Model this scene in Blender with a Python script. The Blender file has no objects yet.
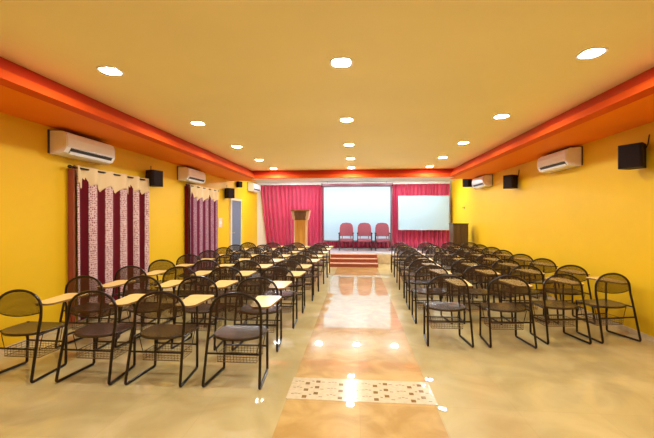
import bpy, bmesh, math, random
from mathutils import Vector, Matrix
random.seed(7)
C = bpy.context.scene.collection
PI = math.pi

# ------------------------------------------------------------------ materials
def lin(r, g, b):
    f = lambda c: (c/255/12.92) if c/255 <= .04045 else ((c/255+.055)/1.055)**2.4
    return (f(r), f(g), f(b), 1)

def mat(name, col, rough=.5, metal=0, spec=.5, noise=0, nscale=8, bump=0, bscale=60, coat=0):
    m = bpy.data.materials.new(name); m.use_nodes = True
    nt = m.node_tree; b = nt.nodes['Principled BSDF']
    b.inputs['Base Color'].default_value = col
    b.inputs['Roughness'].default_value = rough
    b.inputs['Metallic'].default_value = metal
    b.inputs['Specular IOR Level'].default_value = spec
    b.inputs['Coat Weight'].default_value = coat
    b.inputs['Coat Roughness'].default_value = .04
    tc = nt.nodes.new('ShaderNodeTexCoord')
    if noise:
        n = nt.nodes.new('ShaderNodeTexNoise'); n.inputs['Scale'].default_value = nscale
        n.inputs['Detail'].default_value = 5
        nt.links.new(tc.outputs['Object'], n.inputs['Vector'])
        r = nt.nodes.new('ShaderNodeValToRGB')
        r.color_ramp.elements[0].position = .3; r.color_ramp.elements[1].position = .7
        r.color_ramp.elements[0].color = [c*(1-noise) for c in col[:3]]+[1]
        r.color_ramp.elements[1].color = [min(1, c*(1+noise)) for c in col[:3]]+[1]
        nt.links.new(n.outputs['Fac'], r.inputs['Fac'])
        nt.links.new(r.outputs['Color'], b.inputs['Base Color'])
    if bump:
        n2 = nt.nodes.new('ShaderNodeTexNoise'); n2.inputs['Scale'].default_value = bscale
        nt.links.new(tc.outputs['Object'], n2.inputs['Vector'])
        bp = nt.nodes.new('ShaderNodeBump'); bp.inputs['Strength'].default_value = bump
        bp.inputs['Distance'].default_value = .01
        nt.links.new(n2.outputs['Fac'], bp.inputs['Height'])
        nt.links.new(bp.outputs['Normal'], b.inputs['Normal'])
    return m

def emit(name, col, s):
    m = bpy.data.materials.new(name); m.use_nodes = True
    nt = m.node_tree; nt.nodes.remove(nt.nodes['Principled BSDF'])
    e = nt.nodes.new('ShaderNodeEmission'); e.inputs['Color'].default_value = col
    e.inputs['Strength'].default_value = s
    nt.links.new(e.outputs[0], nt.nodes['Material Output'].inputs[0])
    return m

def tile_mat(name, c1, c2, grout, size, offx, offy, rough, coat, vein, ior=1.9):
    """polished square tiles laid on a world grid, with marble clouds"""
    m = bpy.data.materials.new(name); m.use_nodes = True
    nt = m.node_tree; b = nt.nodes['Principled BSDF']; L = nt.links.new; N = nt.nodes.new
    tc = N('ShaderNodeTexCoord'); mp = N('ShaderNodeMapping')
    mp.inputs['Location'].default_value = (offx, offy, 0)
    L(tc.outputs['Object'], mp.inputs['Vector'])
    br = N('ShaderNodeTexBrick'); br.offset = 0; br.squash = 1
    br.inputs['Scale'].default_value = 1
    br.inputs['Brick Width'].default_value = size; br.inputs['Row Height'].default_value = size
    br.inputs['Mortar Size'].default_value = .0016; br.inputs['Mortar Smooth'].default_value = .2
    br.inputs['Bias'].default_value = 0
    br.inputs['Color1'].default_value = (.93, .93, .93, 1); br.inputs['Color2'].default_value = (1.0, 1.0, 1.0, 1)
    br.inputs['Mortar'].default_value = grout
    L(mp.outputs['Vector'], br.inputs['Vector'])
    n = N('ShaderNodeTexNoise'); n.inputs['Scale'].default_value = vein; n.inputs['Detail'].default_value = 8
    n.inputs['Distortion'].default_value = 1.2
    L(mp.outputs['Vector'], n.inputs['Vector'])
    r = N('ShaderNodeValToRGB'); r.color_ramp.elements[0].position = .35; r.color_ramp.elements[1].position = .65
    r.color_ramp.elements[0].color = c1; r.color_ramp.elements[1].color = c2
    L(n.outputs['Fac'], r.inputs['Fac'])
    mx = N('ShaderNodeMix'); mx.data_type = 'RGBA'; mx.blend_type = 'MULTIPLY'; mx.inputs['Factor'].default_value = 1
    L(r.outputs['Color'], mx.inputs['A']); L(br.outputs['Color'], mx.inputs['B'])
    L(mx.outputs['Result'], b.inputs['Base Color'])
    b.inputs['Roughness'].default_value = rough
    b.inputs['Specular IOR Level'].default_value = .1
    b.inputs['Coat Weight'].default_value = coat; b.inputs['Coat Roughness'].default_value = .015
    b.inputs['Coat IOR'].default_value = ior
    return m

def perforated(name, col):
    m = mat(name, col, .4, .3)
    nt = m.node_tree; N = nt.nodes.new; L = nt.links.new
    uv = N('ShaderNodeTexCoord')
    vm = N('ShaderNodeVectorMath'); vm.operation = 'SCALE'; vm.inputs['Scale'].default_value = 100
    L(uv.outputs['UV'], vm.inputs[0])
    fr = N('ShaderNodeVectorMath'); fr.operation = 'FRACTION'; L(vm.outputs[0], fr.inputs[0])
    sb = N('ShaderNodeVectorMath'); sb.operation = 'SUBTRACT'; sb.inputs[1].default_value = (.5, .5, 0)
    L(fr.outputs[0], sb.inputs[0])
    ln = N('ShaderNodeVectorMath'); ln.operation = 'LENGTH'; L(sb.outputs[0], ln.inputs[0])
    lt = N('ShaderNodeMath'); lt.operation = 'LESS_THAN'; lt.inputs[1].default_value = .32
    L(ln.outputs['Value'], lt.inputs[0])
    tr = N('ShaderNodeBsdfTransparent'); mx = N('ShaderNodeMixShader')
    L(lt.outputs[0], mx.inputs[0]); L(nt.nodes['Principled BSDF'].outputs[0], mx.inputs[1]); L(tr.outputs[0], mx.inputs[2])
    L(mx.outputs[0], nt.nodes['Material Output'].inputs[0])
    return m

def damask(name, ground, figure, scale):
    """woven floral figure over a ground colour"""
    m = mat(name, ground, .7, bump=.15, bscale=200)
    nt = m.node_tree; N = nt.nodes.new; L = nt.links.new
    tc = N('ShaderNodeTexCoord')
    mp = N('ShaderNodeMapping'); mp.inputs['Scale'].default_value = (scale, scale*.8, 1)
    L(tc.outputs['UV'], mp.inputs['Vector'])
    v = N('ShaderNodeTexVoronoi'); v.feature = 'DISTANCE_TO_EDGE'; v.inputs['Randomness'].default_value = .45
    L(mp.outputs[0], v.inputs['Vector'])
    w = N('ShaderNodeTexNoise'); w.inputs['Scale'].default_value = 1.6; w.inputs['Detail'].default_value = 2; w.inputs['Distortion'].default_value = 2
    L(mp.outputs[0], w.inputs['Vector'])
    a = N('ShaderNodeMath'); a.operation = 'MULTIPLY'; L(v.outputs['Distance'], a.inputs[0]); L(w.outputs['Fac'], a.inputs[1])
    r = N('ShaderNodeValToRGB'); r.color_ramp.elements[0].position = .07; r.color_ramp.elements[1].position = .12
    r.color_ramp.elements[0].color = figure; r.color_ramp.elements[1].color = ground
    L(a.outputs[0], r.inputs[0]); L(r.outputs[0], nt.nodes['Principled BSDF'].inputs['Base Color'])
    return m

def wood(name, c1, c2, rough=.35):
    m = mat(name, c1, rough)
    nt = m.node_tree; N = nt.nodes.new; L = nt.links.new
    tc = N('ShaderNodeTexCoord'); mp = N('ShaderNodeMapping'); mp.inputs['Scale'].default_value = (14, 14, 1.2)
    L(tc.outputs['Object'], mp.inputs[0])
    n = N('ShaderNodeTexNoise'); n.inputs['Scale'].default_value = 1.5; n.inputs['Detail'].default_value = 6; n.inputs['Distortion'].default_value = .6
    L(mp.outputs[0], n.inputs['Vector'])
    r = N('ShaderNodeValToRGB'); r.color_ramp.elements[0].position = .35; r.color_ramp.elements[1].position = .65
    r.color_ramp.elements[0].color = c1; r.color_ramp.elements[1].color = c2
    L(n.outputs['Fac'], r.inputs[0]); L(r.outputs[0], nt.nodes['Principled BSDF'].inputs['Base Color'])
    return m

M = {}
M['wall'] = mat('yellow_paint', (.77, .465, .007, 1), .55, spec=.25, noise=.03, nscale=1.5, bump=.05, bscale=120)
M['backwall'] = mat('white_paint', (.80, .77, .70, 1), .6, noise=.02, nscale=2)
M['ceil'] = mat('cream_ceiling_paint', (.97, .90, .50, 1), .6, noise=.03, nscale=.7)
M['soffit'] = mat('orange_paint', (.88, .225, .006, 1), .6, spec=.2, noise=.03, nscale=1.2)
M['red'] = mat('red_paint', (.52, .026, .006, 1), .4, noise=.03, nscale=2)
M['orangered'] = mat('orange_red_paint', (.70, .085, .008, 1), .55, spec=.15, noise=.03, nscale=2)
M['floor'] = tile_mat('beige_tile', (.47, .355, .14, 1), (.60, .47, .21, 1), (.84, .82, .78, 1), .6, .565, .2, .3, .65, 1.6)
M['runner'] = tile_mat('tan_marble_tile', (.50, .285, .08, 1), (.66, .42, .145, 1), (.8, .75, .65, 1), .595, .565, .2, .3, 1.0, 3.5, 2.3)
M['mosaic'] = mat('cream_mosaic', (.66, .53, .34, 1), .15, noise=.1, nscale=30, coat=.6)
M['mosaic_dot'] = mat('brown_mosaic', (.22, .12, .03, 1), .15, coat=.6)
M['mosaic_grey'] = mat('taupe_mosaic', (.33, .26, .17, 1), .15, coat=.6)
M['stageceil'] = mat('stage_ceiling_white', (.86, .86, .84, 1), .6, noise=.01)
M['stage'] = tile_mat('pale_stage_tile', (.66, .66, .68, 1), (.76, .76, .78, 1), (.85, .85, .85, 1), .6, 0, 0, .2, .4, 2)
M['stagefront'] = mat('sand_tile', (.68, .52, .28, 1), .4, noise=.15, nscale=10)
M['carpet'] = mat('red_carpet', (.30, .07, .025, 1), .85, noise=.2, nscale=60)
M['treadedge'] = mat('orange_step_carpet', (.55, .25, .14, 1), .8, noise=.15, nscale=40)
M['tube'] = mat('brown_black_tube', (.020, .011, .006, 1), .3, .3)
M['perf'] = perforated('perforated_metal', (.048, .023, .008, 1))
M['seat'] = mat('dark_seat_metal', (.05, .026, .010, 1), .27, 0, noise=.25, nscale=10)
M['pad'] = mat('tan_laminate', (.80, .53, .17, 1), .3, spec=.4, noise=.08, nscale=12)
M['padedge'] = mat('brown_edge', (.25, .13, .04, 1), .5)
M['wire'] = mat('wire', (.16, .10, .05, 1), .4, .3)
M['rubber'] = mat('rubber', (.01, .008, .007, 1), .7)
M['white'] = mat('white_plastic', (.86, .88, .88, 1), .3, noise=.01)
M['whiter'] = mat('gloss_white_panel', (.88, .90, .92, 1), .22)
M['slot'] = mat('dark_louver', (.03, .025, .02, 1), .5)
M['black'] = mat('black_cabinet', (.014, .006, .004, 1), .6, spec=.25)
M['grille'] = mat('black_grille', (.016, .007, .005, 1), .8, spec=.2, bump=.5, bscale=400)
M['metal'] = mat('bracket_metal', (.08, .07, .06, 1), .4, .7)
M['maroon'] = mat('maroon_cloth', (.11, .004, .008, 1), .9, spec=.15, bump=.15, bscale=250)
M['purple'] = mat('plum_cloth', (.14, .014, .038, 1), .85, spec=.2, bump=.15, bscale=250)
M['orange_lit'] = mat('orange_lit_return', (.30, .06, .03, 1), .75)  # side return of the near curtain, orange light put into its colour
M['damask'] = damask('damask_cloth', (.24, .03, .035, 1), (.68, .47, .43, 1), 8)
M['damask2'] = damask('plum_damask', (.15, .03, .07, 1), (.42, .22, .27, 1), 10)
M['beige'] = mat('beige_heading_cloth', (.74, .55, .28, 1), .7, bump=.15, bscale=150)
M['crimson'] = mat('crimson_satin', (.49, .016, .072, 1), .5, noise=.06, nscale=5)
M['crimson'].node_tree.nodes['Principled BSDF'].inputs['Sheen Weight'].default_value = .4
M['screen'] = mat('screen_white', (.40, .55, .67, 1), .7)
M['screenframe'] = mat('screen_grey_border', (.16, .15, .17, 1), .6)
M['case'] = mat('screen_case_maroon', (.22, .05, .07, 1), .4)
M['board'] = mat('whiteboard_white', (.40, .55, .66, 1), .35)
M['alu'] = mat('aluminium', (.6, .6, .62, 1), .35, .8)
M['wood'] = wood('lectern_wood', (.48, .19, .02, 1), (.62, .29, .04, 1))
M['woodlight'] = wood('pale_wood', (.66, .40, .22, 1), (.74, .48, .30, 1))
M['wooddark'] = wood('dark_wood', (.12, .045, .012, 1), (.19, .08, .02, 1))
M['woodtop'] = wood('red_brown_wood', (.30, .11, .035, 1), (.40, .17, .05, 1))
M['cab'] = wood('brown_cabinet_wood', (.075, .040, .014, 1), (.11, .06, .022, 1), .4)
M['upholst'] = mat('maroon_upholstery', (.31, .075, .105, 1), .8, noise=.12, nscale=60, bump=.2, bscale=300)
M['chrome'] = mat('dark_chrome', (.12, .12, .13, 1), .25, .8)
M['blueglass'] = mat('blue_grey_door_paint', (.12, .20, .28, 1), .3, noise=.06, nscale=6)
M['frame'] = mat('cream_frame', (.78, .70, .52, 1), .4)
M['lamp'] = emit('lamp_diffuser', (.93, .98, 1, 1), 275)
M['stagelamp'] = emit('stage_lamp_diffuser', (.86, .95, 1, 1), 270)
M['brownhook'] = mat('brown_plastic', (.2, .07, .03, 1), .4)
M['plate'] = mat('pale_switch_plate', (.78, .60, .48, 1), .35)

# ------------------------------------------------------------------ mesh helpers
def obj(name, bm, m, parent=None, smooth=False):
    me = bpy.data.meshes.new(name)
    bmesh.ops.recalc_face_normals(bm, faces=bm.faces)
    bm.to_mesh(me); bm.free()
    o = bpy.data.objects.new(name, me); C.objects.link(o)
    for k in (m if isinstance(m, (list, tuple)) else [m]): me.materials.append(k)
    if parent: o.parent = parent
    if smooth:
        for p in me.polygons: p.use_smooth = True
        me.set_sharp_from_angle(angle=math.radians(40))
    return o

def thing(name, label, cat, loc=(0, 0, 0), rotz=0, group=None):
    o = bpy.data.objects.new(name, None); C.objects.link(o)
    o.empty_display_size = .1
    o.location = loc; o.rotation_euler = (0, 0, rotz)
    return tag(o, label, cat, group)

def tag(o, label, cat, group=None):
    o['label'] = label; o['category'] = cat
    if group: o['group'] = group
    return o

def struct(name, bm, m):
    o = obj(name, bm, m); o['kind'] = 'structure'; return o

def dup(root):
    r = root.copy(); C.objects.link(r)
    for ch in list(root.children):
        c = ch.copy(); C.objects.link(c); c.parent = r
        for g in list(ch.children):
            d = g.copy(); C.objects.link(d); d.parent = c
    return r

def box(bm, x0, x1, y0, y1, z0, z1, bev=0, mi=0):
    mtx = Matrix.Translation(((x0+x1)/2, (y0+y1)/2, (z0+z1)/2)) @ Matrix.Diagonal((abs(x1-x0), abs(y1-y0), abs(z1-z0), 1))
    r = bmesh.ops.create_cube(bm, size=1, matrix=mtx)
    fs = set(f for v in r['verts'] for f in v.link_faces)
    for f in fs: f.material_index = mi
    if bev:
        es = list(set(e for v in r['verts'] for e in v.link_edges))
        bmesh.ops.bevel(bm, geom=es, offset=bev, segments=2, profile=.5, affect='EDGES')
    return bm

def B(*a, **k): return box(bmesh.new(), *a, **k)

def fillet(pts, r, n=5):
    pts = [Vector(p) for p in pts]; out = [pts[0]]
    for i in range(1, len(pts)-1):
        a, b, c = pts[i-1], pts[i], pts[i+1]
        u = (a-b); v = (c-b); d = min(r, u.length*.45, v.length*.45)
        p, q = b+u.normalized()*d, b+v.normalized()*d
        for k in range(n+1):
            t = k/n; out.append((1-t)**2*p+2*t*(1-t)*b+t*t*q)
    out.append(pts[-1]); return out

def tube(bm, pts, r, seg=8, closed=False):
    pts = [Vector(p) for p in pts]; n = len(pts); rings = []; ref = None
    for i, p in enumerate(pts):
        if closed: t = (pts[(i+1) % n]-pts[i-1])
        else: t = pts[min(i+1, n-1)]-pts[max(i-1, 0)]
        t.normalize()
        if ref is None:
            ref = t.orthogonal().normalized()
        ref = (ref-t*ref.dot(t))
        if ref.length < 1e-6: ref = t.orthogonal()
        ref.normalize(); s = t.cross(ref)
        rings.append([bm.verts.new(p+ref*r*math.cos(2*PI*k/seg)+s*r*math.sin(2*PI*k/seg)) for k in range(seg)])
    for i in range(n if closed else n-1):
        a, b = rings[i], rings[(i+1) % n]
        for k in range(seg): bm.faces.new((a[k], a[(k+1) % seg], b[(k+1) % seg], b[k]))
    if not closed:
        bm.faces.new(rings[0]); bm.faces.new(rings[-1])
    return bm

def T(pts, r, seg=8): return tube(bmesh.new(), pts, r, seg)

def prism(bm, outline, axis, a, b, mi=0):
    """extrude a 2D outline along axis 'x','y' or 'z' from a to b"""
    def P(u, v, w): return {'x': (w, u, v), 'y': (u, w, v), 'z': (u, v, w)}[axis]
    lo = [bm.verts.new(P(u, v, a)) for u, v in outline]; hi = [bm.verts.new(P(u, v, b)) for u, v in outline]
    n = len(outline); fs = [bm.faces.new(lo), bm.faces.new(hi)]
    for i in range(n): fs.append(bm.faces.new((lo[i], lo[(i+1) % n], hi[(i+1) % n], hi[i])))
    for f in fs: f.material_index = mi
    return bm

def round_rect(x0, x1, y0, y1, r, n=5):
    out = []
    for cx, cy, a0 in ((x1-r, y1-r, 0), (x0+r, y1-r, PI/2), (x0+r, y0+r, PI), (x1-r, y0+r, 1.5*PI)):
        for k in range(n+1):
            a = a0+PI/2*k/n; out.append((cx+r*math.cos(a), cy+r*math.sin(a)))
    return out

# ------------------------------------------------------------------ room shell
XL, XR, YB, YF, ZC, ZS = -3.85, 3.54, 13.4, -2.2, 2.86, 2.63
BY0, BY1 = 9.85, 10.6           # beam across the room before the stage
struct('floor', B(XL-.2, XR+.2, YF-.2, YB+.2, -.1, 0), M['floor'])
struct('ceiling', B(XL-.2, XR+.2, YF-.2, YB+.2, ZC, ZC+.1), M['ceil'])
struct('wall_left', B(XL-.2, XL, YF-.2, YB+.2, 0, ZC), M['wall'])
struct('wall_right', B(XR, XR+.2, YF-.2, YB+.2, 0, ZC), M['wall'])
struct('wall_back', B(XL, XR, YB, YB+.2, 0, ZC), M['backwall'])
struct('wall_front', B(XL, XR, YF-.2, YF, 0, ZC), M['wall'])
# dropped soffits down both sides and the beam that closes them before the stage
IL, IR = -3.06, 2.74
struct('trim_1', B(XL, IL, YF, BY1, ZS, ZC), M['soffit'])
struct('trim_2', B(IR, XR, YF, BY1, ZS, ZC), M['soffit'])
bm = B(IL, IR, BY0+.22, BY1, ZS, ZC)
struct('trim_3', bm, M['backwall'])
struct('trim_11', B(XL, XR, BY1, YB, ZC-.004, ZC), M['stageceil'])
# two step cornice on the soffit edges: red band above, orange red lip below
def cove(name, lo, hi, m):
    """ring of cornice on the three inner edges, profile from (offset, z) pairs"""
    bm = bmesh.new()
    prof = [(0, lo[1]), lo, hi, (0, hi[1])]
    path = lambda d: [(IL+d, YF), (IL+d, BY0+.22-d), (IR-d, BY0+.22-d), (IR-d, YF)]
    rows = []
    for d, z in prof: rows.append([bm.verts.new((x, y, z)) for x, y in path(d)])
    for i in range(4):
        a, b = rows[i], rows[(i+1) % 4]
        for k in range(3): bm.faces.new((a[k], a[k+1], b[k+1], b[k]))
    bm.faces.new([r[0] for r in rows]); bm.faces.new([r[3] for r in rows])
    return struct(name, bm, m)
cove('trim_4', (.10, 2.73), (.03, ZC), M['red'])
cove('trim_5', (.16, ZS), (.11, 2.73), M['orangered'])
# tan marble runner up the aisle with a mosaic border across it
AX0, AX1 = -.563, .625
struct('trim_6', B(AX0, AX1, YF, 10.5, 0, .003), M['runner'])
bm = B(AX0-.01, AX1+.02, 2.82, 3.205, 0, .0045)
def q(bm, x, y, w, h, mi):
    v = [bm.verts.new((x+a*w/2, y+b*h/2, .0049)) for a, b in ((-1, -1), (1, -1), (1, 1), (-1, 1))]
    bm.faces.new(v).material_index = mi
tw = (AX1-AX0)/4
for t in range(4):
    x0 = AX0+t*tw
    for j in range(3):
        q(bm, x0+.135, 2.865+.115*j, .038, .042, 1)
        q(bm, x0+.225, 2.925+.105*j, .038, .042, 1)
    for j in range(3):
        for s in range(3):
            q(bm, x0+.03+.028*s, 2.905+.11*j+.008*(s % 2), .022, .012, 2)
        q(bm, x0+.27, 2.87+.13*j, .03, .014, 2)
        q(bm, x0+.18, 2.90+.12*j, .02, .02, 2)
struct('trim_7', bm, [M['mosaic'], M['mosaic_dot'], M['mosaic_grey']])
# stage platform with sand tiled face, three carpeted steps
SY, SZ = 11.38, .33
struct('trim_8', B(XL, XR, SY+.02, YB, 0, SZ), M['stage'])
struct('trim_9', B(XL, XR, SY-.02, SY+.02, 0, SZ-.02), M['stagefront'])
bm = bmesh.new()
for i in range(3):
    y0 = 10.55+.27*i; z1 = .11*(i+1)
    box(bm, -.80, .66, y0, SY-.02, .11*i, z1-.022, mi=0)
    box(bm, -.80, .66, y0-.02, SY-.02, z1-.022, z1, .006, mi=1)
struct('trim_10', bm, [M['carpet'], M['treadedge']])
# skirting
struct('baseboard_left', B(XL, XL+.012, YF, SY-.03, 0, .06), M['stagefront'])
struct('baseboard_right', B(XR-.012, XR, YF, SY-.03, 0, .06), M['stagefront'])
# blue grey door in the left wall, cream frame
d = struct('door_1', B(XL+.003, XL+.045, 10.44, 11.30, .01, 2.03, .006), M['blueglass'])
bm = bmesh.new()
box(bm, XL, XL+.07, 10.37, 10.44, 0, 2.1); box(bm, XL, XL+.07, 11.30, 11.36, 0, 2.1); box(bm, XL, XL+.07, 10.44, 11.30, 2.03, 2.1)
obj('door_frame', bm, M['frame'], d)
obj('door_handle', T(fillet([(XL+.045, 10.53, 1.02), (XL+.085, 10.53, 1.02), (XL+.085, 10.63, 1.02)], .02), .009), M['alu'], d, True)

# ------------------------------------------------------------------ recessed lights
def ceiling_light(x, y, label, group, dm, z=ZC, name='recessed_light'):
    t = thing(name, label, 'ceiling light', (x, y, z), 0, group)
    bm = bmesh.new()
    o = round_rect(-.10, .10, -.10, .10, .07); i = round_rect(-.08, .08, -.08, .08, .058)
    n = len(o)
    vo = [bm.verts.new((a, b, 0)) for a, b in o]; vm = [bm.verts.new((a*.97, b*.97, -.01)) for a, b in o]
    vi = [bm.verts.new((a, b, -.008)) for a, b in i]; vt = [bm.verts.new((a, b, 0)) for a, b in i]
    for r0, r1 in ((vo, vm), (vm, vi), (vi, vt)):
        for k in range(n): bm.faces.new((r0[k], r0[(k+1) % n], r1[(k+1) % n], r1[k]))
    obj('trim_ring', bm, M['white'], t)
    bm = bmesh.new(); bm.faces.new([bm.verts.new((a, b, -.006)) for a, b in reversed(i)])
    if dm is M['stagelamp']:       # surface mounted panel with glowing sides
        bm.free(); bm = prism(bmesh.new(), round_rect(-.088, .088, -.088, .088, .03), 'z', -.045, -.004)
    obj('diffuser', bm, dm, t)
    return t
rows_y = [3.10, 4.92, 6.59, 8.135, 9.585]
nm = ['nearest the camera', 'second from the camera', 'third from the camera', 'fourth from the camera', 'farthest from the camera']
for j, yy in enumerate(rows_y):
    for side, x in (('left', -2.29), ('middle', -.13), ('right', 1.96)):
        ceiling_light(x, yy, f'recessed ceiling light in the {side} line, {nm[j]}', 'recessed lights over the hall', M['lamp'])
for side, x in (('left', -2.29), ('middle', -.1), ('right', 1.98)):
    ceiling_light(x, 1.2, f'recessed ceiling light in the {side} line, overhead at the viewer', 'recessed lights over the hall', M['lamp'])
for x, w in ((-2.7, 'above the lectern'), (-1.27, 'above left edge of projection screen'), (0.02, 'above middle of projection screen'), (1.3, 'above right edge of projection screen'), (2.55, 'above the whiteboard')):
    ceiling_light(x, 11.95, f'square white stage light behind the beam, {w}', 'lights over the stage', M['stagelamp'], ZC-.004, 'stage_light')

# ------------------------------------------------------------------ writing pad chairs
def make_chair():
    t = thing('writing_pad_chair', 'x', 'chair')
    R = .0125
    # back hoop: foot level joints up round the top
    def hoop(u):      # u: 0..1 round the arch from left to right
        a = PI*(1-u); return Vector((.232*math.cos(a), .118+.012*math.sin(a), .625+.178*math.sin(a)**.85))
    pts = [Vector((-.238, .085, .44)), Vector((-.234, .112, .56))]+[hoop(k/20) for k in range(21)]+[Vector((.234, .112, .56)), Vector((.238, .085, .44))]
    obj('back_hoop', T(pts, R), M['tube'], t, True)
    for s in (-1, 1):
        obj('leg', T(fillet([(s*.238, .085, .44), (s*.251, .0, R), (s*.248, .06, R)], .035), R), M['tube'], t, True)
        obj('leg', T(fillet([(s*.222, .36, R), (s*.216, .405, R), (s*.213, .415, .425)], .03), R), M['tube'], t, True)
        obj('runner', T([(s*.248, .055, R), (s*.222, .365, R)], R*.99), M['tube'], t, True)
    obj('stretcher', T([(-.243, .058, .285), (.243, .058, .285)], .009), M['tube'], t, True)
    obj('stretcher', T([(-.213, .411, .235), (.213, .411, .235)], .009), M['tube'], t, True)
    bm = bmesh.new()
    for s in (-1, 1): tube(bm, [(s*.236, .086, .405), (s*.213, .415, .405)], .010)
    tube(bm, [(-.214, .40, .405), (.214, .40, .405)], .010)
    obj('seat_frame', bm, M['tube'], t, True)
    # seat: D shaped pressed sheet, round at the back, lips turned down
    ol = []
    for k in range(25):
        a = PI+PI*k/24; ol.append((.235*math.cos(a)*(1 if abs(math.cos(a)) < .99 else 1), .235+.185*math.sin(a)))
    ol += [(.232, .40), (.20, .432), (-.20, .432), (-.232, .40)]
    bm = bmesh.new()
    ctr = Vector((0, .26, 0)); rings = []
    for sc, z in ((.25, .411), (.6, .413), (.9, .419), (.98, .421), (1.0, .414), (.995, .398)):
        rings.append([bm.verts.new(((x)*sc, .26+(y-.26)*sc, z)) for x, y in ol])
    bm.faces.new(rings[0])
    for a, b in zip(rings, rings[1:]):
        for k in range(len(ol)): bm.faces.new((a[k], a[(k+1) % len(ol)], b[(k+1) % len(ol)], b[k]))
    so = obj('seat', bm, M['seat'], t, True)
    md = so.modifiers.new('thickness', 'SOLIDIFY'); md.thickness = .004
    # perforated backrest, bowed across, filling the top of the hoop
    bm = bmesh.new(); uvl = bm.loops.layers.uv.new('uv'); NX, NZ = 20, 8
    g = []
    for i in range(NX+1):
        u = -1+2*i/NX; x = .228*u
        top = .615+.18*max(0, 1-u*u)**.44; bot = .575+.03*u*u
        g.append([bm.verts.new((x, .118+.012*(1-u*u)-.045*(1-u*u)*(1-j/NZ*.7), bot+(top-bot)*j/NZ)) for j in range(NZ+1)])
    for i in range(NX):
        for j in range(NZ):
            f = bm.faces.new((g[i][j], g[i+1][j], g[i+1][j+1], g[i][j+1]))
            for l in f.loops: l[uvl].uv = (l.vert.co.x+1, l.vert.co.z)
    for v in bm.verts: pass
    bk = obj('backrest', bm, M['perf'], t, True)
    ed = T([(.228*u, .118-.033*(1-u*u), .575+.03*u*u) for u in [-1+k/10 for k in range(21)]], .006, 6)
    obj('lower_rim', ed, M['tube'], bk, True)
    # writing pad on a post over the front right leg
    bm = bmesh.new()
    ol = []
    def corner(cx, cy, r, a0):
        for k in range(6):
            a = a0+PI/2*k/5; ol.append((cx+r*math.cos(a), cy+r*math.sin(a)))
    corner(.325-.05, .60-.05, .05, 0); corner(.07+.05, .60-.05, .05, PI/2); corner(.115+.06, .14+.06, .06, PI); corner(.305-.06, .14+.06, .06, 1.5*PI)
    prism(bm, ol, 'z', .665, .683); bm.normal_update()
    for f in bm.faces:
        if abs(f.normal.z) < .5: f.material_index = 1
    pd = obj('writing_pad', bm, [M['pad'], M['padedge']], t)
    obj('pad_bracket', B(.12, .27, .33, .45, .652, .665, .003), M['tube'], pd)
    obj('pad_post', T(fillet([(.213, .415, .425), (.213, .415, .60), (.205, .40, .655)], .03), .011), M['tube'], t, True)
    # wire book basket under the seat
    bm = bmesh.new(); w, y0, y1, z0, z1 = .18, .15, .37, .175, .245
    fr = .0018
    for zz in (z0, z1): tube(bm, [(-w, y0, zz), (w, y0, zz), (w, y1, zz), (-w, y1, zz)], .004, 5, True)
    for i in range(13):
        x = -w+2*w*i/12
        tube(bm, [(x, y0, z1), (x, y0, z0), (x, y1, z0), (x, y1, z1)], fr, 4)
    for zz in (.198, .222):
        tube(bm, [(-w, y0, zz), (w, y0, zz), (w, y1, zz), (-w, y1, zz)], fr, 4, True)
    for i in range(1, 4):
        y = y0+(y1-y0)*i/4
        tube(bm, [(-w, y, z1), (-w, y, z0), (w, y, z0), (w, y, z1)], fr, 4)
    bs = obj('book_basket', bm, M['wire'], t)
    for s in (-1, 1):
        obj('hanger', T([(s*(w+.038), y0, .398), (s*w, y0, z1), (s*w, y1, z1), (s*(w+.032), y1, .398)], .004, 5), M['tube'], bs)
    return t

ORD = ['nearest', 'second', 'third', 'fourth', 'fifth', 'sixth', 'seventh', 'eighth', 'farthest']
COL = ['beside the aisle', 'second from the aisle', 'third from the aisle', 'beside the wall']
chair0 = make_chair(); used = [False]
def place(x, y, rz, block, k, c):
    o = dup(chair0) if used[0] else chair0
    used[0] = True
    o.location = (x, y, 0); o.rotation_euler = (0, 0, rz)
    rowtxt = 'nearest row' if k == 0 else f'{ORD[k]} row from the camera'
    tag(o, f'black folding writing-pad chair {block} of aisle, {rowtxt}, {COL[c]}', 'chair', f'writing pad chairs {block} of the aisle')
front_left = [(-1.075, 2.935, 0), (-1.775, 2.92, 0), (-2.42, 2.91, -.01), (-3.135, 2.89, -.02)]
for k in range(9):
    for c in range(4):
        if k == 0: x, y, a = front_left[c]
        else:
            x = [-1.13, -1.82, -2.47, -3.16][c]+.024*k+random.uniform(-.025, .025)
            y = 3.0+.795*k-.03*c+random.uniform(-.03, .03); a = random.uniform(-.05, .05)
        place(x, y, a, 'left', k, c)
front_right = [(1.075, 4.09, .0), (1.775, 4.11, .03), (2.48, 4.29, .10), (3.13, 4.40, .21)]
for k in range(8):
    for c in range(4):
        if k == 0: x, y, a = front_right[c]
        else:
            x = [1.07, 1.75, 2.42, 3.06][c]+[.022, .022, .018, .008][c]*k+random.uniform(-.025, .025)
            y = 4.17+.775*k+.07*c+random.uniform(-.03, .03); a = random.uniform(-.04, .06)+.02*c
        place(x, y, a, 'right', k, c)

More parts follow.
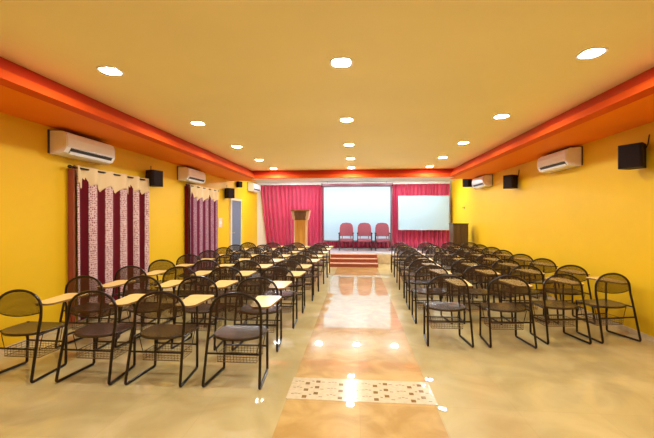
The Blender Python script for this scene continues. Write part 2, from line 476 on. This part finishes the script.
# ------------------------------------------------------------------ air conditioners
def make_ac():
    t = thing('air_conditioner', 'x', 'air conditioner')    # local: back on x=0, x out of the wall, length along y
    L = .44
    prof = [(0, 0), (.12, 0), (.19, .025), (.225, .085), (.225, .20), (.205, .265), (.17, .29), (0, .295)]
    bm = prism(bmesh.new(), prof, 'y', -L, L)
    bmesh.ops.bevel(bm, geom=[e for e in bm.edges if e.calc_face_angle(0) > 1.2], offset=.008, segments=2, affect='EDGES')
    cs = obj('casing', bm, M['white'], t)
    bm = prism(bmesh.new(), [(.222, .092), (.236, .095), (.236, .20), (.216, .266), (.204, .262), (.222, .20)], 'y', -L+.012, L-.012)
    obj('front_panel', bm, M['whiter'], t)
    bm = prism(bmesh.new(), [(.176, .026), (.190, .023), (.224, .083), (.226, .088), (.212, .088)], 'y', -L+.07, L-.05)
    lv = obj('air_outlet', bm, M['slot'], t)
    bm = prism(bmesh.new(), [(.190, .010), (.198, .008), (.222, .040), (.214, .044)], 'y', -L+.07, L-.05)
    obj('louver_flap', bm, M['whiter'], lv)
    bm = bmesh.new()
    for i in range(9): box(bm, .03+.016*i, .036+.016*i, -L+.05, L-.05, .288, .300)
    obj('intake_grille', bm, M['slot'], t)
    obj('mounting_plate', B(-.012, .0, -L-.02, L+.02, .01, .305), M['slot'], t)
    return t
ac0 = make_ac(); first = True
for (side, y, z, lab) in (
        ('l', 4.54, 2.285, 'white wall air conditioner on left wall, nearest, above the first curtain'),
        ('l', 7.72, 2.295, 'white wall air conditioner on left wall above the second curtain'),
        ('l', 12.6, 2.45, 'white wall air conditioner at the stage end of left wall'),
        ('r', 6.25, 2.30, 'white wall air conditioner on right wall between two black speakers'),
        ('r', 9.86, 2.315, 'white wall air conditioner farther along right wall, near the stage')):
    o = ac0 if first else dup(ac0); first = False
    o.location = (XL+.013, y, z) if side == 'l' else (XR-.013, y, z)
    o.rotation_euler = (0, 0, 0 if side == 'l' else PI)
    tag(o, lab, 'air conditioner', 'wall air conditioners')

# ------------------------------------------------------------------ wall speakers
def make_speaker():
    t = thing('wall_speaker', 'x', 'speaker')      # x out of the wall, box 0.24 wide 0.29 high
    bm = prism(bmesh.new(), [(.05, -.085), (.05, .085), (.24, .125), (.255, .115), (.255, -.115), (.24, -.125)], 'z', 0, .29)
    bmesh.ops.bevel(bm, geom=[e for e in bm.edges if e.calc_face_angle(0) > .9], offset=.006, segments=2, affect='EDGES')
    obj('cabinet', bm, M['black'], t)
    obj('grille', B(.254, .264, -.108, .108, .012, .278, .004), M['grille'], t)
    br = obj('bracket', B(0, .012, -.05, .05, .09, .20), M['metal'], t)
    obj('bracket_arm', T([(.01, 0, .145), (.06, 0, .145)], .013), M['metal'], br)
    obj('cable', T(fillet([(.05, .07, .2), (.012, .10, .26), (.006, .12, .40)], .05), .006, 6), M['black'], t)
    return t
sp0 = make_speaker(); first = True
for (side, y, z, a, lab) in (
        ('l', 6.17, 2.06, -.25, 'black wall speaker beside the nearest patterned curtain on left wall'),
        ('l', 10.05, 2.06, -.5, 'black wall speaker above the blue-grey door on left wall'),
        ('l', 11.05, 2.47, -.4, 'small black wall speaker high on left wall by the stage'),
        ('r', 4.66, 2.09, .55, 'black wall speaker nearest the camera on right wall'),
        ('r', 8.05, 2.13, .4, 'black wall speaker between the two right wall air conditioners'),
        ('r', 11.05, 2.43, .5, 'black wall speaker high on right wall beside the stage')):
    o = sp0 if first else dup(sp0); first = False
    o.location = (XL+.001 if side == 'l' else XR-.001, y, z)
    o.rotation_euler = (0, 0, 0 if side == 'l' else PI)
    # the box swivels on its arm towards the seats
    for ch in o.children:
        if ch.name.split('.')[0] in ('cabinet', 'grille'):
            ch.location = (.045-.045*math.cos(a), -.045*math.sin(a), 0); ch.rotation_euler = (0, 0, a)
    if 'high on left' in lab: o.scale = (.65, .65, .65)
    tag(o, lab, 'speaker', 'wall speakers')

# ------------------------------------------------------------------ left wall curtains
def window_curtain(y0, y1, ztop, label, mats, nf, valance, return_mat):
    t = thing('window_curtain', label, 'curtain', (XL, (y0+y1)/2, 0), 0, 'window curtains on the left wall')
    h = (y1-y0)/2; x0 = .085
    rod = obj('curtain_rod', T([(x0, -h-.06, ztop), (x0, h+.06, ztop)], .014), M['tube'], t, True)
    bm = bmesh.new()
    for s in (-1, 1): bmesh.ops.create_uvsphere(bm, u_segments=10, v_segments=6, radius=.026, matrix=Matrix.Translation((x0, s*(h+.075), ztop)))
    obj('finial', bm, M['tube'], rod, True)
    bm = bmesh.new()
    for s in (-1, 0, 1): tube(bm, [(0, s*(h-.02), ztop-.03), (x0, s*(h-.02), ztop)], .008)
    obj('rod_bracket', bm, M['tube'], rod)
    # rounded folds; each fold is a strip of its own cloth colour
    def sheet(zb, zt, amp, seq, xo, flare=0, point=0, name='panel'):
        bm = bmesh.new(); uvl = bm.loops.layers.uv.new('uv'); per = 8; nz = 14
        n = nf*per; g = []; arc = [0]
        for i in range(n+1):
            col = []
            ph = i/per
            for j in range(nz+1):
                f = j/nz; yy = -h+2*h*i/n+.012*math.sin(ph*2.1+f*2)*(1-f)
                bb = zb+(point*abs(math.cos(ph*PI)) if point else .0)
                z = bb+(zt-bb)*f
                x = x0+xo+amp*(.75+.25*math.sin(ph*1.7+1))*math.cos(ph*2*PI)*(1-.25*f)
                col.append(bm.verts.new((x, yy, z)))
            g.append(col)
            if i: arc.append(arc[-1]+(g[i][0].co.xy-g[i-1][0].co.xy).length)
        for i in range(n):
            mi = seq[int(((i+per/4)//(per/2)) % len(seq))]
            for j in range(nz):
                f = bm.faces.new((g[i][j], g[i+1][j], g[i+1][j+1], g[i][j+1])); f.material_index = mi
                for l in f.loops:
                    ii = i if l.vert in (g[i][j], g[i][j+1]) else i+1
                    l[uvl].uv = (arc[ii], l.vert.co.z)
        return bm
    p = obj('cloth_panel', sheet(.06, ztop-.03, .048, [0, 1], 0), mats, t, True)
    p.modifiers.new('thickness', 'SOLIDIFY').thickness = .004
    v = obj('heading', sheet(ztop-valance, ztop+.03, .05, [0], .012, point=.10), [M['beige']], t, True)
    v.modifiers.new('thickness', 'SOLIDIFY').thickness = .004
    bm = bmesh.new()
    for i in range(nf+1):
        yy = -h+2*h*i/nf
        tube(bm, [(x0+.024*math.cos(a), yy, ztop+.024*math.sin(a)) for a in [2*PI*k/10 for k in range(10)]], .007, 5, True)
    obj('curtain_ring', bm, M['case'], v)
    s = obj('side_return', B(.015, x0+.01, -h-.028, -h-.004, .06, ztop-.02, .004), return_mat, t)
    return t
window_curtain(4.40, 6.05, 2.16, 'maroon and pink damask curtain with beige heading, nearest on left wall', [M['damask'], M['maroon'], M['purple']], 5, .30, M['orange_lit'])
window_curtain(7.60, 9.22, 2.22, 'plum striped curtain with beige heading, farther along left wall', [M['damask2'], M['purple'], M['maroon']], 5, .34, M['maroon'])

# ------------------------------------------------------------------ stage
def drape(x0, x1, y, z0, z1, nf, label, seed, taper=0):
    rnd = random.Random(seed)
    t = thing('stage_curtain', label, 'curtain', ((x0+x1)/2, y, SZ), 0, 'crimson stage curtains')
    bm = bmesh.new(); n = nf*8; nz = 12; w = x1-x0; g = []
    offs = [rnd.uniform(.6, 1.3) for _ in range(nf+2)]; ph0 = rnd.uniform(0, 6)
    for i in range(n+1):
        u = i/n; k = u*nf; a = offs[int(k)]*(1-k % 1)+offs[int(k)+1]*(k % 1)
        col = []
        for j in range(nz+1):
            f = j/nz
            x = -w/2+w*u+taper*(1-u)*(1-f)**1.2
            yy = -.045*a*math.cos(k*2*PI+.5*math.sin(k*.9+ph0))*(1-.35*f)+.012*math.sin(k*5+f*4)
            col.append(bm.verts.new((x, yy, z0-SZ+(z1-z0)*f)))
        g.append(col)
    for i in range(n):
        for j in range(nz): bm.faces.new((g[i][j], g[i+1][j], g[i+1][j+1], g[i][j+1]))
    c = obj('cloth_panel', bm, M['crimson'], t, True)
    c.modifiers.new('thickness', 'SOLIDIFY').thickness = .004
    obj('curtain_track', B(-w/2, w/2, -.03, .03, z1-SZ, z1-SZ+.035, .004), M['white'], t)
drape(-3.67, -1.30, 13.32, .35, 2.755, 15, 'crimson stage curtain hanging behind the wooden lectern', 1, .24)
drape(-1.29, 1.34, 13.33, .35, 2.755, 17, 'crimson stage curtain behind projection screen, showing below it', 2)
drape(1.36, 3.44, 13.32, .35, 2.755, 14, 'crimson stage curtain hanging behind the whiteboard', 3)

t = thing('projection_screen', 'large white projection screen hanging at centre of the stage', 'projection screen', (.03, 13.12, SZ))
obj('screen_cloth', B(-1.225, 1.225, -.004, .004, .32, 2.30), M['screen'], t)
bm = bmesh.new()
for s in (-1, 1): box(bm, s*1.225, s*1.262, -.006, .006, .30, 2.30)
box(bm, -1.262, 1.262, -.006, .006, 2.30, 2.345)
obj('border', bm, M['screenframe'], t)
obj('bottom_bar', B(-1.27, 1.27, -.015, .015, .275, .32, .008), M['screenframe'], t)
for sx in (-1, 1): obj('ceiling_hanger', T([(sx*1.1, 0, 2.43), (sx*1.1, 0, ZC-SZ)], .012), M['alu'], t, True)
cs = obj('roller_case', B(-1.30, 1.30, -.06, .06, 2.345, 2.44, .015), M['case'], t)
bm = bmesh.new()
for s in (-1, 1): box(bm, s*1.30, s*1.32, -.065, .065, 2.335, 2.45, .004)
obj('end_cap', bm, M['black'], cs)

t = thing('whiteboard', 'white board on the stage curtain, right of the projection screen', 'whiteboard', (2.47, 13.10, SZ))
obj('writing_surface', B(-.90, .90, -.012, .012, .725, 1.955), M['board'], t)
bm = bmesh.new()
for s in (-1, 1): box(bm, s*.90, s*.925, -.02, .02, .705, 1.975, .003)
box(bm, -.90, .90, -.02, .02, 1.955, 1.975, .003); box(bm, -.90, .90, -.02, .02, .705, .725, .003)
obj('aluminium_frame', bm, M['alu'], t)
bm = bmesh.new()
for s in (-1, 1):
    tube(bm, [(s*.80, .032, .012), (s*.80, .032, 1.9)], .010)
    tube(bm, [(s*.80, -.15, .010), (s*.80, .10, .010)], .010)
obj('stand', bm, M['case'], t)

# lectern
t = thing('lectern', 'tall brown wooden lectern with flared pale brackets on the stage', 'lectern', (-1.92, 12.15, SZ))
obj('base', B(-.27, .27, -.22, .22, 0, .07, .01), M['wood'], t)
bm = bmesh.new()
vs = [[bm.verts.new((sx*w, sy*d, z)) for sx, sy in ((-1, -1), (1, -1), (1, 1), (-1, 1))] for w, d, z in ((.215, .17, .07), (.225, .18, 1.08))]
bm.faces.new(vs[0]); bm.faces.new(vs[1])
for k in range(4): bm.faces.new((vs[0][k], vs[0][(k+1) % 4], vs[1][(k+1) % 4], vs[1][k]))
cl = obj('column', bm, M['wood'], t)
bm = bmesh.new()
for s in (-1, 1): box(bm, s*.175, s*.228, -.195, -.17, .07, 1.08, .004)
obj('edge_strip', bm, M['woodlight'], cl)
for s in (-1, 1):
    pr = [(s*.20, 1.06), (s*.235, 1.08), (s*.265, 1.14), (s*.29, 1.24), (s*.31, 1.385), (s*.215, 1.385), (s*.205, 1.25), (s*.18, 1.16)]
    obj('bracket', prism(bmesh.new(), pr, 'y', -.22, .20), M['woodlight'], t)
obj('shelf_front', B(-.225, .225, -.19, .18, 1.08, 1.38), M['wooddark'], t)
bm = prism(bmesh.new(), [(-.26, 1.385), (.25, 1.385), (.25, 1.40), (-.26, 1.445)], 'x', -.325, .325)
tp = obj('reading_top', bm, M['woodtop'], t)
obj('book_ledge', B(-.29, .29, .225, .25, 1.40, 1.43, .004), M['woodtop'], tp)

# three upholstered chairs facing the audience
def make_stage_chair():
    t = thing('visitor_chair', 'x', 'chair')       # faces -y
    def cushion(nm, ol, axis, a, b, bev, seg=3):
        bm = prism(bmesh.new(), ol, axis, a, b)
        bmesh.ops.bevel(bm, geom=[e for e in bm.edges if e.calc_face_angle(0) > 1.2], offset=bev, segments=seg, affect='EDGES')
        return obj(nm, bm, M['upholst'], t, True)
    ol = [(-.235, .50), (.235, .50), (.245, .62), (.24, .80), (.215, .90), (.15, .965), (0, .985), (-.15, .965), (-.215, .90), (-.24, .80), (-.245, .62)]
    cushion('backrest', ol, 'y', .19, .265, .025)
    cushion('seat', round_rect(-.235, .235, -.25, .20, .06), 'z', .335, .415, .025)
    obj('back_shell', B(-.20, .20, .262, .278, .53, .92, .006), M['black'], t)
    for s in (-1, 1):
        obj('leg', T(fillet([(s*.245, -.22, .60), (s*.245, -.24, .013), (s*.245, -.10, .013)], .05), .013), M['chrome'], t, True)
        obj('leg', T(fillet([(s*.245, .24, .62), (s*.245, .27, .013), (s*.245, -.10, .013)], .05), .013), M['chrome'], t, True)
        obj('armrest', B(s*.245-.027, s*.245+.027, -.25, .22, .60, .632, .012), M['black'], t)
    bm = bmesh.new()
    for y in (-.2, .16): tube(bm, [(-.245, y, .325), (.245, y, .325)], .012)
    for s in (-1, 1): tube(bm, [(s*.15, -.2, .325), (s*.15, .16, .325), (s*.15, .23, .36), (s*.15, .255, .56)], .012)
    obj('seat_frame', bm, M['chrome'], t, True)
    return t
sc0 = make_stage_chair(); first = True
for x, lab in ((-.345, 'maroon upholstered stage chair, left of the three before the screen'),
               (.30, 'maroon upholstered stage chair in the middle of the three'),
               (.93, 'maroon upholstered stage chair, right of the three, nearest the whiteboard')):
    o = sc0 if first else dup(sc0); first = False
    o.location = (x, 12.42, SZ); tag(o, lab, 'chair', 'maroon chairs on the stage')

# tall brown cabinet beside the stage
t = thing('cabinet', 'tall dark brown cabinet against right wall beside the stage', 'cabinet', (3.11, 10.93, 0))
obj('body', B(-.22, .22, -.20, .24, .06, 1.29, .006), M['cab'], t)
obj('plinth', B(-.205, .205, -.18, .22, 0, .06), M['black'], t)
obj('top_board', B(-.232, .232, -.225, .25, 1.29, 1.32, .006), M['cab'], t)
for s in (-1, 1):
    dr = obj('door', B(min(s*.004, s*.215), max(s*.004, s*.215), -.222, -.20, .075, 1.28, .004), M['cab'], t)
    obj('knob', T([(s*.035, -.222, .72), (s*.035, -.245, .72)], .01), M['metal'], dr)

# switch plate and hook
t = thing('switch_plate', 'pale switch plate on left wall between second curtain and door', 'switch', (XL, 9.66, 1.22))
obj('plate', B(0, .015, -.13, .13, 0, .26, .004), M['plate'], t)
for k in range(4): obj('rocker', B(.015, .021, -.10+.052*k, -.062+.052*k, .09, .17, .002), M['white'], t)
t = thing('wall_hook', 'small brown hook on right wall above the cabinet', 'hook', (XR, 11.8, 1.78))
obj('hook_plate', B(-.012, 0, -.035, .035, 0, .07, .003), M['brownhook'], t)
obj('hook_arm', T(fillet([(-.01, 0, .05), (-.05, 0, .02), (-.06, 0, .05)], .02), .007, 6), M['brownhook'], t)

# ------------------------------------------------------------------ world, camera, view
w = bpy.data.worlds.new('World'); bpy.context.scene.world = w; w.use_nodes = True
w.node_tree.nodes['Background'].inputs[0].default_value = (.5, .5, .5, 1)
w.node_tree.nodes['Background'].inputs[1].default_value = .2
cam = bpy.data.cameras.new('camera'); co = bpy.data.objects.new('camera', cam); C.objects.link(co)
cam.sensor_width = 36; cam.lens = 350/654*36; cam.clip_start = .05
co.location = (0, 0, 1.48); co.rotation_euler = (PI/2+math.radians(-.16), 0, math.radians(4.74))
s = bpy.context.scene; s.camera = co
s.view_settings.view_transform = 'Standard'; s.view_settings.look = 'None'
s.view_settings.exposure = .25; s.view_settings.gamma = 1; s.view_settings.use_curve_mapping = False
s.cycles.max_bounces = 10; s.cycles.diffuse_bounces = 6; s.cycles.glossy_bounces = 4; s.cycles.transparent_max_bounces = 24
s.cycles.use_denoising = True; s.cycles.sample_clamp_indirect = 6
